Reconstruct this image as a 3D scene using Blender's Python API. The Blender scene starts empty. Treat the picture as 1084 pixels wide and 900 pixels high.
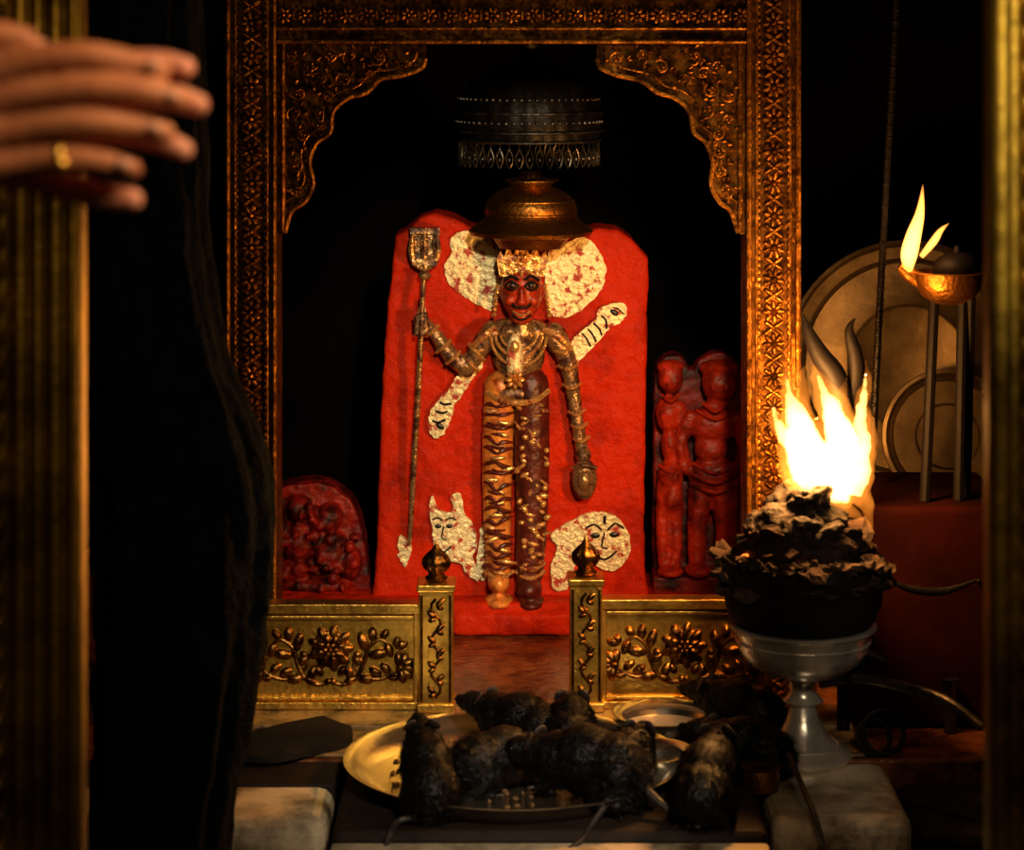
import bpy, math, random, bmesh
from mathutils import Vector, Matrix, Euler, noise
random.seed(7)
F=4/0.0015; ZC=1.5525
def P(px,py,d): return Vector(((px-542)*d/F, d-4, ZC-(py-10)*d/F))
SC=bpy.context.scene
COL=SC.collection
# ------------------------------------------------------------ materials
def mat(name, c1, c2=None, rough=.5, metal=0, nscale=20, bump=.2, bscale=60, lo=.4, hi=.6, rough2=None, metal2=None, detail=6, kind='noise', spec=.5, bdist=.003, sss=0):
    m=bpy.data.materials.new(name); m.use_nodes=True
    n=m.node_tree.nodes; l=m.node_tree.links; b=n['Principled BSDF']
    tc=n.new('ShaderNodeTexCoord')
    b.inputs['Roughness'].default_value=rough; b.inputs['Metallic'].default_value=metal
    b.inputs['Specular IOR Level'].default_value=spec
    b.inputs['Base Color'].default_value=(*c1,1)
    if sss:
        b.inputs['Subsurface Weight'].default_value=sss; b.inputs['Subsurface Scale'].default_value=.01
    if c2:
        t=n.new('ShaderNodeTexNoise'); t.inputs['Scale'].default_value=nscale; t.inputs['Detail'].default_value=detail; t.inputs['Roughness'].default_value=.65
        l.new(tc.outputs['Object'],t.inputs['Vector'])
        r=n.new('ShaderNodeMapRange'); r.inputs['From Min'].default_value=lo; r.inputs['From Max'].default_value=hi
        l.new(t.outputs['Fac'],r.inputs['Value'])
        mx=n.new('ShaderNodeMix'); mx.data_type='RGBA'
        mx.inputs[6].default_value=(*c1,1); mx.inputs[7].default_value=(*c2,1)
        l.new(r.outputs[0],mx.inputs[0]); l.new(mx.outputs[2],b.inputs['Base Color'])
        for a,bb,nm in ((rough,rough2,'Roughness'),(metal,metal2,'Metallic')):
            if bb is not None:
                q=n.new('ShaderNodeMapRange'); q.inputs['To Min'].default_value=a; q.inputs['To Max'].default_value=bb
                l.new(r.outputs[0],q.inputs['Value']); l.new(q.outputs[0],b.inputs[nm])
    if bump:
        if kind=='voronoi':
            t2=n.new('ShaderNodeTexVoronoi'); t2.feature='SMOOTH_F1'; t2.inputs['Scale'].default_value=bscale; o=t2.outputs['Distance']
        else:
            t2=n.new('ShaderNodeTexNoise'); t2.inputs['Scale'].default_value=bscale; t2.inputs['Detail'].default_value=5; o=t2.outputs['Fac']
        l.new(tc.outputs['Object'],t2.inputs['Vector'])
        bp=n.new('ShaderNodeBump'); bp.inputs['Strength'].default_value=bump; bp.inputs['Distance'].default_value=bdist
        l.new(o,bp.inputs['Height']); l.new(bp.outputs[0],b.inputs['Normal'])
    return m
BRASS=mat('aged_brass',(.36,.15,.025),(.07,.025,.007),.36,1,35,.6,150,.42,.72,rough2=.6)
BRASSR=mat('embossed_brass_relief',(.48,.20,.03),(.055,.021,.005),.36,1,40,.9,170,.34,.62,rough2=.6)
BRASSD=mat('cavity_shaded_brass_sheet',(.13,.052,.008),(.022,.009,.003),.45,1,30,.9,110,.34,.60,kind='voronoi',rough2=.65)  # darker than the relief: cavity shade put into the sheet colour
BRASSG=mat('gate_brass',(.82,.50,.09),(.24,.11,.02),.33,1,22,.4,130,.46,.75)
BRASSX=mat('tarnished_relief_brass',(.30,.14,.03),(.035,.014,.005),.32,1,60,.5,200,.38,.62)
BRASSJ=mat('door_brass',(.36,.23,.03),(.07,.038,.006),.45,1,9,.5,60,.4,.68)
TRAYB=mat('smoked_brass',(.10,.055,.012),(.03,.015,.005),.5,1,12,.4,60,.4,.68)
RED=mat('vermilion_paint',(.46,.019,.002),(.13,.004,.0015),.5,0,11,1,42,.46,.74,spec=.07,bdist=.007,detail=12)
FACE=mat('face_vermilion',(.38,.030,.006),(.09,.006,.003),.33,0,60,.5,150,.46,.72,spec=.4)
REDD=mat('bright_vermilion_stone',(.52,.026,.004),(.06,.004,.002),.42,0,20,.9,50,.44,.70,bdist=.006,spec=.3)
REDB=mat('near_black_red_stone',(.018,.0025,.0012),(.005,.001,.001),.85,0,8,.6,40,.35,.7,spec=.03)  # base kept near black with a trace of red
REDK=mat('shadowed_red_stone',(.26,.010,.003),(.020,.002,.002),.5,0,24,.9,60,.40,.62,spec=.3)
FOIL=mat('silver_foil',(.70,.60,.33),(.34,.022,.006),.33,.35,55,1,120,.54,.60,rough2=.5,metal2=0,bdist=.004)
GOLDF=mat('gilded_foil',(.85,.47,.15),(.16,.02,.006),.26,.75,48,.8,110,.48,.62,rough2=.45,metal2=.1)
OCHRE=mat('orange_ochre_paint',(.72,.26,.045),(.26,.035,.006),.36,.25,45,.7,90,.47,.68)
MAROON=mat('maroon_paint',(.10,.012,.005),(.02,.003,.003),.4,.1,40,.8,90,.42,.66)
DARKF=mat('oxidised_silver',(.46,.27,.12),(.045,.014,.007),.24,.8,50,.9,120,.42,.58,rough2=.4,metal2=.3)
BLACKP=mat('black_paint',(.008,.006,.006),None,.35,0,bump=0)
SOOT=mat('soot_black',(.007,.005,.0045),(.002,.002,.002),.75,0,10,.5,40,spec=.2)
WALLM=mat('sooty_plaster',(.004,.003,.003),(.002,.0015,.0015),.9,0,6,.4,30,spec=.04)
CLOTH=mat('black_woollen_cloth',(.006,.009,.015),(.0025,.003,.004),.95,0,30,1,90,spec=.08,bdist=.006)
CHAR=mat('charred_dung_cake',(.024,.014,.009),(.006,.004,.004),.8,0,40,1,90,bdist=.006,spec=.3)
ASH=mat('ashen_crust',(.045,.024,.014),(.008,.005,.004),.9,0,35,1,110,.40,.62,bdist=.005,spec=.2)
STEEL=mat('stainless_steel',(.60,.54,.45),(.28,.21,.14),.22,.95,9,.1,60,.4,.75)
PEWTER=mat('dull_pewter',(.78,.72,.64),(.30,.26,.22),.26,.72,14,.3,60,.48,.78)
FRINGE=mat('blackened_silver',(.10,.085,.07),(.02,.017,.015),.35,.8,40,.4,100)
TRAYM=mat('dusty_metal_tray',(.22,.16,.08),(.07,.05,.03),.45,.85,10,.3,60,.35,.7)
MARB=mat('stained_marble',(.62,.50,.34),(.10,.06,.03),.30,0,11,.2,40,.44,.66)
DARKST=mat('dark_brown_stone',(.018,.011,.008),(.006,.004,.003),.65,0,12,.6,60,.4,.7,spec=.15)  # near-black brown for the blocks under and beside the plate
FLOORI=mat('shrine_floor_stone',(.22,.07,.022),(.03,.010,.005),.28,0,30,1,60,.38,.62)
FLOORM=mat('floor_stone',(.06,.04,.03),(.02,.015,.01),.6,0,8,.3,30)
LEDGE=mat('threshold_stone',(.30,.18,.06),(.035,.018,.010),.42,0,20,.6,50,.38,.60,spec=.3)
FUR=mat('rat_fur',(.0050,.0040,.0036),(.002,.0016,.0016),.42,0,60,.6,300,spec=.30)
RSKIN=mat('rat_skin',(.030,.018,.015),(.016,.010,.009),.5,0,80,.5,300)
EYE=mat('eye_black',(.004,.004,.004),None,.08,0,bump=0)
SKIN=mat('firelit_skin',(.55,.21,.09),(.42,.13,.055),.5,0,30,.3,180,sss=.15)  # orange of the firelight put into the skin colour
TIPS=mat('lit_palm_skin',(.78,.35,.24),(.64,.25,.16),.45,0,30,.2,150,sss=.15)  # paler pink than the main skin: strong light put into the colour
NAIL=mat('fingernail',(.74,.38,.26),None,.35,0,bump=0)
HAIR=mat('black_hair',(.01,.008,.007),None,.5,0,bump=.8,bscale=200)
KURTA=mat('dark_red_kurta_cloth',(.10,.03,.02),(.06,.02,.015),.9,0,30,.5,200)
TROUS=mat('cotton_trousers',(.25,.22,.18),None,.9,0,bump=.4,bscale=200)
IRON=mat('black_iron',(.012,.010,.009),(.005,.004,.004),.45,.5,20,.6,90,spec=.3)
HORNM=mat('silhouette_black_iron',(.004,.003,.003),None,.6,0,bump=.3,bscale=60,spec=.12)  # silhouette darkness against the flames put into the base colour
MILK=mat('milk',(.62,.52,.38),None,.2,0,bump=0)
GRAIN=mat('sweet_offering_grains',(.20,.10,.03),(.08,.04,.014),.6,0,80,.8,220,bdist=.004)
def emis(name,col,st):
    m=bpy.data.materials.new(name); m.use_nodes=True; n=m.node_tree.nodes; l=m.node_tree.links
    n.remove(n['Principled BSDF']); e=n.new('ShaderNodeEmission'); e.inputs[0].default_value=(*col,1); e.inputs[1].default_value=st
    l.new(e.outputs[0],n['Material Output'].inputs['Volume']); return m
FL1=emis('flame_gas',(1,.27,.025),38)
FL2=emis('flame_core',(1,.48,.11),330)
FL3=emis('lamp_flame_gas',(1,.36,.055),380)
EMB=bpy.data.materials.new('glowing_ember'); EMB.use_nodes=True
_b=EMB.node_tree.nodes['Principled BSDF']; _b.inputs['Base Color'].default_value=(.1,.01,0,1); _b.inputs['Emission Color'].default_value=(1,.16,.015,1); _b.inputs['Emission Strength'].default_value=3
# ------------------------------------------------------------ mesh builder
def cat(pts,n=6):
    out=[]; m=len(pts)
    for i in range(m-1):
        p0=pts[max(i-1,0)];p1=pts[i];p2=pts[i+1];p3=pts[min(i+2,m-1)]
        for k in range(n):
            t=k/n
            out.append(tuple(.5*((2*p1[j])+(-p0[j]+p2[j])*t+(2*p0[j]-5*p1[j]+4*p2[j]-p3[j])*t*t+(-p0[j]+3*p1[j]-3*p2[j]+p3[j])*t**3) for j in range(len(p1))))
    out.append(tuple(pts[-1])); return out
class MB:
    def __init__(s): s.v=[]; s.f=[]
    def ell(s,c,r,rot=None,seg=12,ring=8):
        if isinstance(r,(int,float)): r=(r,r,r)
        c=Vector(c); b=len(s.v); R=rot
        def add(x,y,z):
            q=Vector((x*r[0],y*r[1],z*r[2]))
            if R is not None: q=R@q
            s.v.append(c+q)
        add(0,0,1)
        for i in range(1,ring):
            a=math.pi*i/ring
            for j in range(seg):
                t=2*math.pi*j/seg; add(math.sin(a)*math.cos(t),math.sin(a)*math.sin(t),math.cos(a))
        add(0,0,-1); e=len(s.v)-1
        for j in range(seg):
            s.f.append((b,b+1+j,b+1+(j+1)%seg)); k=b+1+(ring-2)*seg
            s.f.append((e,k+(j+1)%seg,k+j))
        for i in range(ring-2):
            for j in range(seg):
                k=b+1+i*seg; s.f.append((k+j,k+seg+j,k+seg+(j+1)%seg,k+(j+1)%seg))
    def tube(s,pts,rad,seg=8,sm=0,flat=None):
        pts=[tuple(p) for p in pts]
        if isinstance(rad,(int,float)): rad=[rad]*len(pts)
        q=[p+(r,) for p,r in zip(pts,rad)]
        if sm: q=cat(q,sm)
        P_=[Vector(a[:3]) for a in q]; R_=[max(a[3],1e-5) for a in q]
        b=len(s.v); up=None; n=len(P_)
        for i in range(n):
            d=(P_[min(i+1,n-1)]-P_[max(i-1,0)])
            if d.length<1e-9: d=Vector((0,0,1))
            d.normalize()
            if up is None: up=Vector((0,-1,0)) if abs(d.y)<.9 else Vector((0,0,1))
            u=up-d*up.dot(d)
            if u.length<1e-6: u=d.orthogonal()
            u.normalize(); w=d.cross(u); up=u
            for j in range(seg):
                t=2*math.pi*j/seg
                s.v.append(P_[i]+(u*math.cos(t)*(flat or 1)+w*math.sin(t))*R_[i])
        for i in range(n-1):
            for j in range(seg):
                k=b+i*seg; s.f.append((k+j,k+(j+1)%seg,k+seg+(j+1)%seg,k+seg+j))
        s.f.append(tuple(b+seg-1-j for j in range(seg))); k=b+(n-1)*seg; s.f.append(tuple(k+j for j in range(seg)))
    def limb(s,pts,rad,sm=5,seg=14):
        s.tube(pts,rad,seg,sm)
        for p,r in ((pts[0],rad[0]),(pts[-1],rad[-1])): s.ell(p,r,seg=14,ring=10)
    def box(s,a,b):
        x0,y0,z0=[min(a[i],b[i]) for i in range(3)]; x1,y1,z1=[max(a[i],b[i]) for i in range(3)]
        k=len(s.v)
        for z in (z0,z1):
            for x,y in ((x0,y0),(x1,y0),(x1,y1),(x0,y1)): s.v.append(Vector((x,y,z)))
        for f in ((3,2,1,0),(4,5,6,7),(0,1,5,4),(1,2,6,5),(2,3,7,6),(3,0,4,7)): s.f.append(tuple(k+i for i in f))
    def prism(s,pts,y0,y1):
        k=len(s.v); n=len(pts)
        for y in (y0,y1):
            for x,z in pts: s.v.append(Vector((x,y,z)))
        s.f.append(tuple(k+i for i in range(n))); s.f.append(tuple(k+n+n-1-i for i in range(n)))
        for i in range(n): s.f.append((k+i,k+n+i,k+n+(i+1)%n,k+(i+1)%n))
    def lathe(s,prof,c,seg=48,M=None,rip=None):
        k=len(s.v); n=len(prof); c=Vector(c)
        for r,z in prof:
            for j in range(seg):
                t=2*math.pi*j/seg; rr=r*(1+(rip(t,z) if rip else 0))
                q=Vector((rr*math.cos(t),rr*math.sin(t),z))
                s.v.append(c+(M@q if M is not None else q))
        for i in range(n-1):
            for j in range(seg):
                a=k+i*seg; s.f.append((a+j,a+(j+1)%seg,a+seg+(j+1)%seg,a+seg+j))
        s.f.append(tuple(k+seg-1-j for j in range(seg))); a=k+(n-1)*seg; s.f.append(tuple(a+j for j in range(seg)))
    def rosette(s,c,r,n=8,dep=.35,rot0=0,seg=8,ring=5):
        c=Vector(c)
        for i in range(n):
            a=rot0+2*math.pi*i/n; d=Vector((math.cos(a),0,math.sin(a)))
            R=Matrix((( d.x,0,-d.z),(0,1,0),(d.z,0,d.x)))
            s.ell(c+d*r*.62,(r*.40,r*dep,r*math.pi*.62/n*1.0),R,seg,ring)
        s.ell(c,(r*.27,r*dep*1.5,r*.27),None,seg,ring)
    def leaf(s,c,ang,ln,w,dep=.004,seg=8,ring=5):
        R=Matrix(((math.cos(ang),0,-math.sin(ang)),(0,1,0),(math.sin(ang),0,math.cos(ang))))
        s.ell(Vector(c)+R@Vector((ln*.5,0,0)),(ln*.5,dep,w*.5),R,seg,ring)
    def build(s,name,m,smooth=True,bevel=0,remesh=0,sm=0,parent=None,disp=0,dsc=20):
        me=bpy.data.meshes.new(name); me.from_pydata([tuple(v) for v in s.v],[],s.f); me.update()
        bm=bmesh.new(); bm.from_mesh(me); bmesh.ops.recalc_face_normals(bm,faces=bm.faces); bm.to_mesh(me); bm.free()
        o=bpy.data.objects.new(name,me); COL.objects.link(o); me.materials.append(m)
        if remesh:
            q=o.modifiers.new('r','REMESH'); q.mode='VOXEL'; q.voxel_size=remesh
            if sm: q=o.modifiers.new('s','SMOOTH'); q.iterations=sm; q.factor=.5
            if disp:
                tx=bpy.data.textures.new('clouds','CLOUDS'); tx.noise_scale=1/dsc; tx.noise_depth=3
                q=o.modifiers.new('d','DISPLACE'); q.texture=tx; q.strength=disp*3; q.mid_level=.5; q.texture_coords='GLOBAL'
            dg=bpy.context.evaluated_depsgraph_get(); dg.update()
            nm=bpy.data.meshes.new_from_object(o.evaluated_get(dg)); o.modifiers.clear(); o.data=nm; nm.name=name
            if not nm.materials: nm.materials.append(m)
        if bevel:
            q=o.modifiers.new('b','BEVEL'); q.width=bevel; q.segments=3; q.limit_method='ANGLE'; q.angle_limit=.6
        if smooth:
            for p in o.data.polygons: p.use_smooth=True
            if not remesh: o.data.set_sharp_from_angle(angle=math.radians(42))
        if parent: o.parent=parent
        return o
def group(name):
    e=bpy.data.objects.new(name,None); e.empty_display_size=.05; COL.objects.link(e); return e
def X(px,d): return (px-542)*d/F
def Z(py,d): return ZC-(py-10)*d/F
def poly(pts,d): return [(X(a,d),Z(b,d)) for a,b in pts]
def rough_outline(pts,n=5,j=1.2):
    q=cat(list(pts)+[pts[0]],n)[:-1]
    return [(a+random.uniform(-j,j),b+random.uniform(-j,j)) for a,b in q]
# ------------------------------------------------------------ room
def boxobj(name,a,b,m,bevel=0): mb=MB(); mb.box(a,b); return mb.build(name,m,smooth=False,bevel=bevel)
boxobj('floor',(-2.2,-5,-.1),(2.2,1.4,0),FLOORM)
boxobj('ceiling',(-2.2,-5,2.7),(2.2,1.4,2.8),WALLM)
boxobj('wall_back',(-2.2,1.2,0),(2.2,1.3,2.7),WALLM)
boxobj('wall_left',(-2.2,-5,0),(-2.1,1.2,2.7),WALLM)
boxobj('wall_right',(2.1,-5,0),(2.2,1.2,2.7),WALLM)
boxobj('wall_front_west',(-2.1,-1.75,0),(-.50,-1.62,2.7),WALLM)
boxobj('wall_front_east',(.60,-1.75,0),(2.1,-1.62,2.7),WALLM)
boxobj('wall_front_lintel',(-.50,-1.75,2.45),(.60,-1.62,2.7),WALLM)
def jamb(name,x0,x1,y,dep):
    g=group(name); mb=MB(); mb.box((x0,y,0),(x1,y+dep,2.45)); mb.build('core',BRASSJ,False,.004,parent=g)
    mb=MB(); n=6; w=(x1-x0)/n
    for i in range(n):
        cx=x0+w*(i+.5); r=w*(.30 if i%2 else .46)
        mb.tube([(cx,y-.002,0),(cx,y-.002,2.45)],r,12)
    z=.02
    while z<2.44:
        mb.ell((x0+w*1.5,y-.010,z),(w*.25,.01,.012),None,8,6); z+=.03
    mb.build('flutes',BRASSJ,parent=g)
    mb=MB(); mb.box((x0-.005,y-.02,0),(x1+.005,y+dep,.10)); mb.build('foot_block',BRASSJ,False,.006,parent=g)
jamb('brass_door_jamb',-.498,-.400,-1.66,.035)
jamb('brass_door_jamb.001',.417,.54,-1.80,.03)
# ------------------------------------------------------------ platform
g=group('marble_platform')
mb=MB(); mb.box((-1.3,-.30,0),(1.3,1.15,.4499)); mb.build('rear_masonry',FLOORI,False,.004,parent=g)
mb=MB(); mb.box((X(352,3.4),-.622,0),(X(812,3.4),-.301,.45)); mb.build('centre_block',DARKST,False,.012,parent=g)
mb=MB(); mb.box((X(352,3.4),-.665,0),(X(812,3.4),-.6225,.436)); mb.build('front_facing_slab',MARB,False,.006,parent=g)
mb=MB(); mb.box((-.75,-.575,0),(X(346,3.43),-.41,.45)); mb.build('west_block',MARB,False,.022,parent=g)
mb=MB(); mb.box((-.75,-.409,0),(X(346,3.43),-.301,.449)); mb.build('west_rear_block',DARKST,False,.005,parent=g)
mb=MB(); mb.box((X(818,3.43),-.57,0),(X(968,3.43),-.301,.45)); mb.build('east_block',MARB,False,.022,parent=g)
mb=MB(); mb.box((X(975,3.43),-.55,0),(1.2,-.301,.42)); mb.build('east_end_block',SOOT,False,.022,parent=g)
mb=MB(); mb.box((-.60,-.16,.4502),(.52,-.045,.462)); mb.build('threshold_slab',LEDGE,False,.004,parent=g)
mb=MB(); mb.box((-.60,-.29,.4502),(.52,-.17,.456)); mb.build('apron_slab',LEDGE,False,.003,parent=g)
g=group('folded_dark_rag')
mb=MB(); pr=[(245,806),(262,786),(300,776),(345,768),(372,778),(366,792),(330,800),(290,808)]
q=cat(pr+[pr[0]],4)[:-1]; nq=len(q)
for lv,h in ((0,.0),(1,.010),(2,.014)):
    for i,(a,b) in enumerate(q):
        dd_=F*(ZC-.4565)/(b-10); s_=.9 if lv==2 else 1
        cxr,cyr=X(310,3.75),-.25
        x_,y_=X(a,dd_),dd_-4
        mb.v.append(Vector((cxr+(x_-cxr)*s_,cyr+(y_-cyr)*s_,.4565+h+.004*math.sin(i*1.7)*(lv>0))))
for lv in range(2):
    for i in range(nq): a=lv*nq; mb.f.append((a+i,a+(i+1)%nq,a+nq+(i+1)%nq,a+nq+i))
mb.f.append(tuple(range(nq))); mb.f.append(tuple(2*nq+i for i in range(nq)))
mb.build('cloth',SOOT,parent=g)
# ------------------------------------------------------------ shrine frame
g=group('brass_shrine_arch')
d=4.0
LP=[(450,62),(446,72),(425,80),(402,84),(388,98),(368,104),(352,118),(349,140),(334,152),(327,172),(331,195),(322,214),(308,224),(301,247),(293,248)]
RP=[(632,62),(636,72),(655,80),(680,86),(696,98),(715,104),(730,118),(735,140),(748,152),(755,172),(753,195),(762,214),(774,224),(782,247),(790,248)]
mb=MB()
mb.box((X(238,d),0,.45),(X(293,d),.10,Z(-25,d)))
mb.box((X(790,d),0,.45),(X(848,d),.10,Z(-25,d)))
mb.box((X(293,d),.003,Z(46,d)),(X(790,d),.10,Z(-25,d)))
mb.build('jambs_and_lintel',BRASSD,False,.003,parent=g)
mb=MB()
mb.prism(poly([(293,46)]+[(450,46)]+cat(LP,4),d),.012,.06)
mb.prism(poly([(790,46)]+[(632,46)]+cat(RP,4),d),.012,.06)
mb.build('cusped_spandrels',BRASSD,False,parent=g)
mb=MB()
for pts in (LP,RP):
    q=[(X(a,d),.008,Z(b,d)) for a,b in pts[:-1]]; mb.tube(q,.0042,8,4)
    q=[(X(a+(-9 if pts is LP else 9),d),.010,Z(b-7,d)) for a,b in pts[:-1]]; mb.tube(q,.002,6,4)
for px,w in ((241,3),(249,1.6),(283,1.8),(290,3),(793,3),(801,1.8),(836,1.8),(845,3.2)):
    mb.tube([(X(px,d),-.001,.45),(X(px,d),-.001,Z(-25,d))],w*.0015,8)
mb.tube([(X(293,d),0,Z(44,d)),(X(790,d),0,Z(44,d))],.004,8)
mb.tube([(X(293,d),0,Z(30,d)),(X(790,d),0,Z(30,d))],.003,8)
mb.tube([(X(299,d),.008,Z(46,d)),(X(299,d),.008,Z(246,d))],.004,8)
mb.tube([(X(784,d),.008,Z(46,d)),(X(784,d),.008,Z(246,d))],.004,8)
mb.build('raised_fillets',BRASSR,parent=g)
mb=MB()
for cx in (266,819):
    py=-10; k=0
    while py<742:
        if k%2==0: mb.rosette((X(cx,d),-.001,Z(py,d)),.0185,8,.32,random.random())
        else:
            for sx in (-1,1):
                for a in (.6,-.6): mb.leaf((X(cx,d),-.001,Z(py,d)),(a if sx>0 else math.pi-a),.019,.008,.006)
            mb.ell((X(cx,d),-.002,Z(py,d)),(.004,.005,.004),None,8,5)
        py+=17; k+=1
    for side in ((cx-15.5),(cx+15.5)):
        py=-15
        while py<742:
            mb.ell((X(side,d),-.001,Z(py,d)),(.0032,.0035,.0042),None,6,4); py+=7.2
px=300
while px<785:
    mb.rosette((X(px,d),.002,Z(16,d)),.014,7,.3); mb.ell((X(px+11,d),.002,Z(16,d)),(.003,.003,.009),None,6,4)
    px+=22
def inpoly(x,y,pl):
    c=False; n=len(pl)
    for i in range(n):
        x1,y1=pl[i]; x2,y2=pl[(i+1)%n]
        if (y1>y)!=(y2>y) and x<(x2-x1)*(y-y1)/(y2-y1)+x1: c=not c
    return c
for pl in ([(300,48),(440,48)]+LP[1:-1],[(784,48),(640,48)]+RP[1:-1]):
    cs=[]
    for _ in range(2500):
        x=random.uniform(296,800 if pl[0][0]>500 else 450); y=random.uniform(50,245)
        if not inpoly(x,y,pl): continue
        R=9.5
        if all(inpoly(x+R*math.cos(a),y+R*math.sin(a),pl) for a in (0,1.57,3.14,4.71)) and all((x-a)**2+(y-b)**2>(2*R)**2*.92 for a,b in cs):
            cs.append((x,y))
    for x,y in cs:
        s=random.choice((-1,1)); a0=random.uniform(0,6.28)
        q=[(X(x+s*math.cos(a0+t*.5)*9.5*(1-t/13),d),.010,Z(y+math.sin(a0+t*.5)*9.5*(1-t/13),d)) for t in range(12)]
        mb.tube(q,[.0026]*12,6)
        mb.rosette((X(x,d),.009,Z(y,d)),.0072,5,.5,a0,6,4)
        for t in range(4):
            a=a0+t*1.57+.4; mb.leaf((X(x+9*math.cos(a),d),.010,Z(y-9*math.sin(a),d)),a+.9*s,.012,.006,.005,6,4)
mb.build('embossed_flowers',BRASSR,parent=g)
# ------------------------------------------------------------ gates
def gate(name,p0,p1,post0,post1,ptop,cx,d,pt):
    g=group(name); y=d-4
    zb=.4625
    mb=MB(); zt=Z(pt,d); x0,x1=X(p0,d),X(p1,d)
    mb.box((x0,y,zb),(x1,y+.02,zt)); mb.build('panel',BRASSG,False,.002,parent=g)
    mb=MB()
    mb.box((x0,y-.012,zt-.010),(x1,y+.024,zt+.006)); mb.box((x0,y-.007,zt-.020),(x1,y,zt-.013))
    mb.box((x0,y-.012,zb),(x1,y+.024,zb+.012)); mb.box((x0,y-.006,zb+.014),(x1,y,zb+.019))
    for xx in (x0,x1-.012): mb.box((xx,y-.009,zb),(xx+.012,y,zt))
    mb.build('mouldings',BRASSG,False,.0018,parent=g)
    mb=MB(); a,b=X(post0,d),X(post1,d); zp=Z(ptop,d)
    mb.box((a,y-.028,.4625),(b,y+.03,zp)); 
    mb.box((a-.003,y-.031,.4625),(b+.003,y+.033,.4625+.014)); mb.box((a-.003,y-.031,zp-.008),(b+.003,y+.033,zp+.003))
    mb.build('post',BRASSG,False,.002,parent=g)
    mb=MB()
    for xx in (a+.0045,b-.0045): mb.tube([(xx,y-.029,.48),(xx,y-.029,zp-.012)],.0022,6)
    cxp=(a+b)/2
    q=[(cxp+.008*math.sin(i*1.05),y-.029,.487+i*(zp-.505)/18) for i in range(19)]; mb.tube(q,.0026,6)
    for i in range(8):
        z=.492+i*(zp-.51)/7.6; s=1 if i%2 else -1
        mb.leaf((cxp,y-.029,z),(.7 if s>0 else 2.4),.018,.009,.0045); mb.leaf((cxp,y-.029,z),(-.4 if s>0 else 3.5),.013,.008,.004)
    mb.build('post_scrollwork',BRASSX,parent=g)
    mb=MB(); R=.022
    prof=[(.010,0),(.016,.002),(.018,.006),(.012,.010),(.013,.014),(R*.85,.020),(R,.028),(R*.93,.036),(R*.6,.044),(.006,.051),(.0035,.056),(.001,.062)]
    mb.lathe(prof,(cxp,y,zp+.003),40,rip=lambda t,z:(.07*math.cos(9*t+z*60) if .016<z<.05 else 0))
    mb.build('lotus_bud_finial',BRASSX,parent=g)
    mb=MB(); c=Vector((X(cx,d),y-.001,(zb+zt)/2+.004)); 
    mb.rosette(c+Vector((0,0,.010)),.037,9,.18); mb.rosette(c+Vector((0,-.005,.010)),.025,8,.28,.3); mb.rosette(c+Vector((0,-.010,.010)),.013,6,.35)
    mb.ell(c+Vector((0,0,.010)),(.030,.007,.030),None,20,8)
    for s in (-1,1):
        def L(x,z): return c+Vector((s*x,0,z))
        mb.tube([L(.0,-.040),L(.018,-.046),L(.040,-.036),L(.052,-.012),L(.060,.012),L(.078,.024),L(.092,.014)],[.003,.004,.0042,.004,.0035,.003,.002],8,5)
        mb.tube([L(.046,-.028),L(.068,-.038),L(.090,-.034),L(.108,-.022)],[.003,.0035,.003,.002],8,5)
        mb.tube([L(.046,-.028),L(.036,-.016),L(.042,-.006)],[.003,.003,.002],8,4)
        def LF(x,z,a,l,w): mb.leaf(L(x,z),(a if s>0 else math.pi-a),l,w*1.1,.0065)
        for (x,z,a,l,w) in ((.058,-.002,.2,.034,.016),(.056,.004,1.9,.034,.015),(.066,.02,1.6,.024,.014),(.052,-.014,2.6,.022,.014),(.078,.024,.9,.020,.012),(.086,.02,-1.2,.026,.014),
                            (.04,-.036,-.1,.030,.015),(.02,-.046,.5,.026,.012),(.034,-.040,2.0,.026,.014),(.06,-.02,-.6,.024,.013),(.01,-.044,2.7,.014,.01),(.012,-.034,1.0,.02,.012)): LF(x,z,a,l,w)
        for a in (-1.3,-.7,-.1,.5,1.1,1.7): LF(.108,-.020,a,.026,.014)
        LF(.094,-.028,2.4,.022,.013); LF(.09,-.036,.0,.018,.01); LF(.10,.012,.3,.022,.013); LF(.10,.012,1.2,.018,.012)
        mb.ell(L(.108,-.020),(.007,.009,.007),None,8,6)
        mb.ell(L(.042,.0),(.007,.007,.007),None,8,6)
    mb.build('floral_relief',BRASSX,parent=g)
gate('brass_gate_panel',257,446,444,480,617,350,3.93,642)
gate('brass_gate_panel.001',634,818,603,637,611,724,3.935,637)
# ------------------------------------------------------------ idol
g=group('goddess_idol')
D=4.5; k=D/F; y0=.5
def G(px,py,off=0): return (X(px,D),y0-off,Z(py,D))
mb=MB()
sl=[(394,645),(399,570),(401,500),(404,400),(410,330),(415,282),(418,250),(432,243),(445,230),(462,225),(480,230),(497,240),(560,250),(612,246),(634,241),(652,243),(668,252),(680,268),(686,272),(686,330),(684,420),(683,520),(682,600),(690,645)]
mb.prism(poly(sl,D),y0,y0+.10)
mb.build('painted_slab',RED,remesh=.0045,sm=4,disp=.0024,dsc=18,parent=g)
mb=MB(); mb.box((-.43,.44,.4505),(X(764,4.44),.68,.506)); mb.box((X(480,4.4),.425,.4505),(X(605,4.4),.45,.49))
for i in range(16):
    px=random.uniform(400,690); mb.ell(G(px,640+random.uniform(-4,6),.03),(.03*random.uniform(.6,1.4),.03,.012),None,10,6)
mb.build('red_plinth',RED,remesh=.006,sm=4,disp=.002,dsc=25,parent=g)
mb=MB()
def foil(pts,th=.004,j=1.0,n=5): mb.prism(poly(rough_outline(pts,n,j),D),y0-th-.002,y0+.006)
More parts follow.
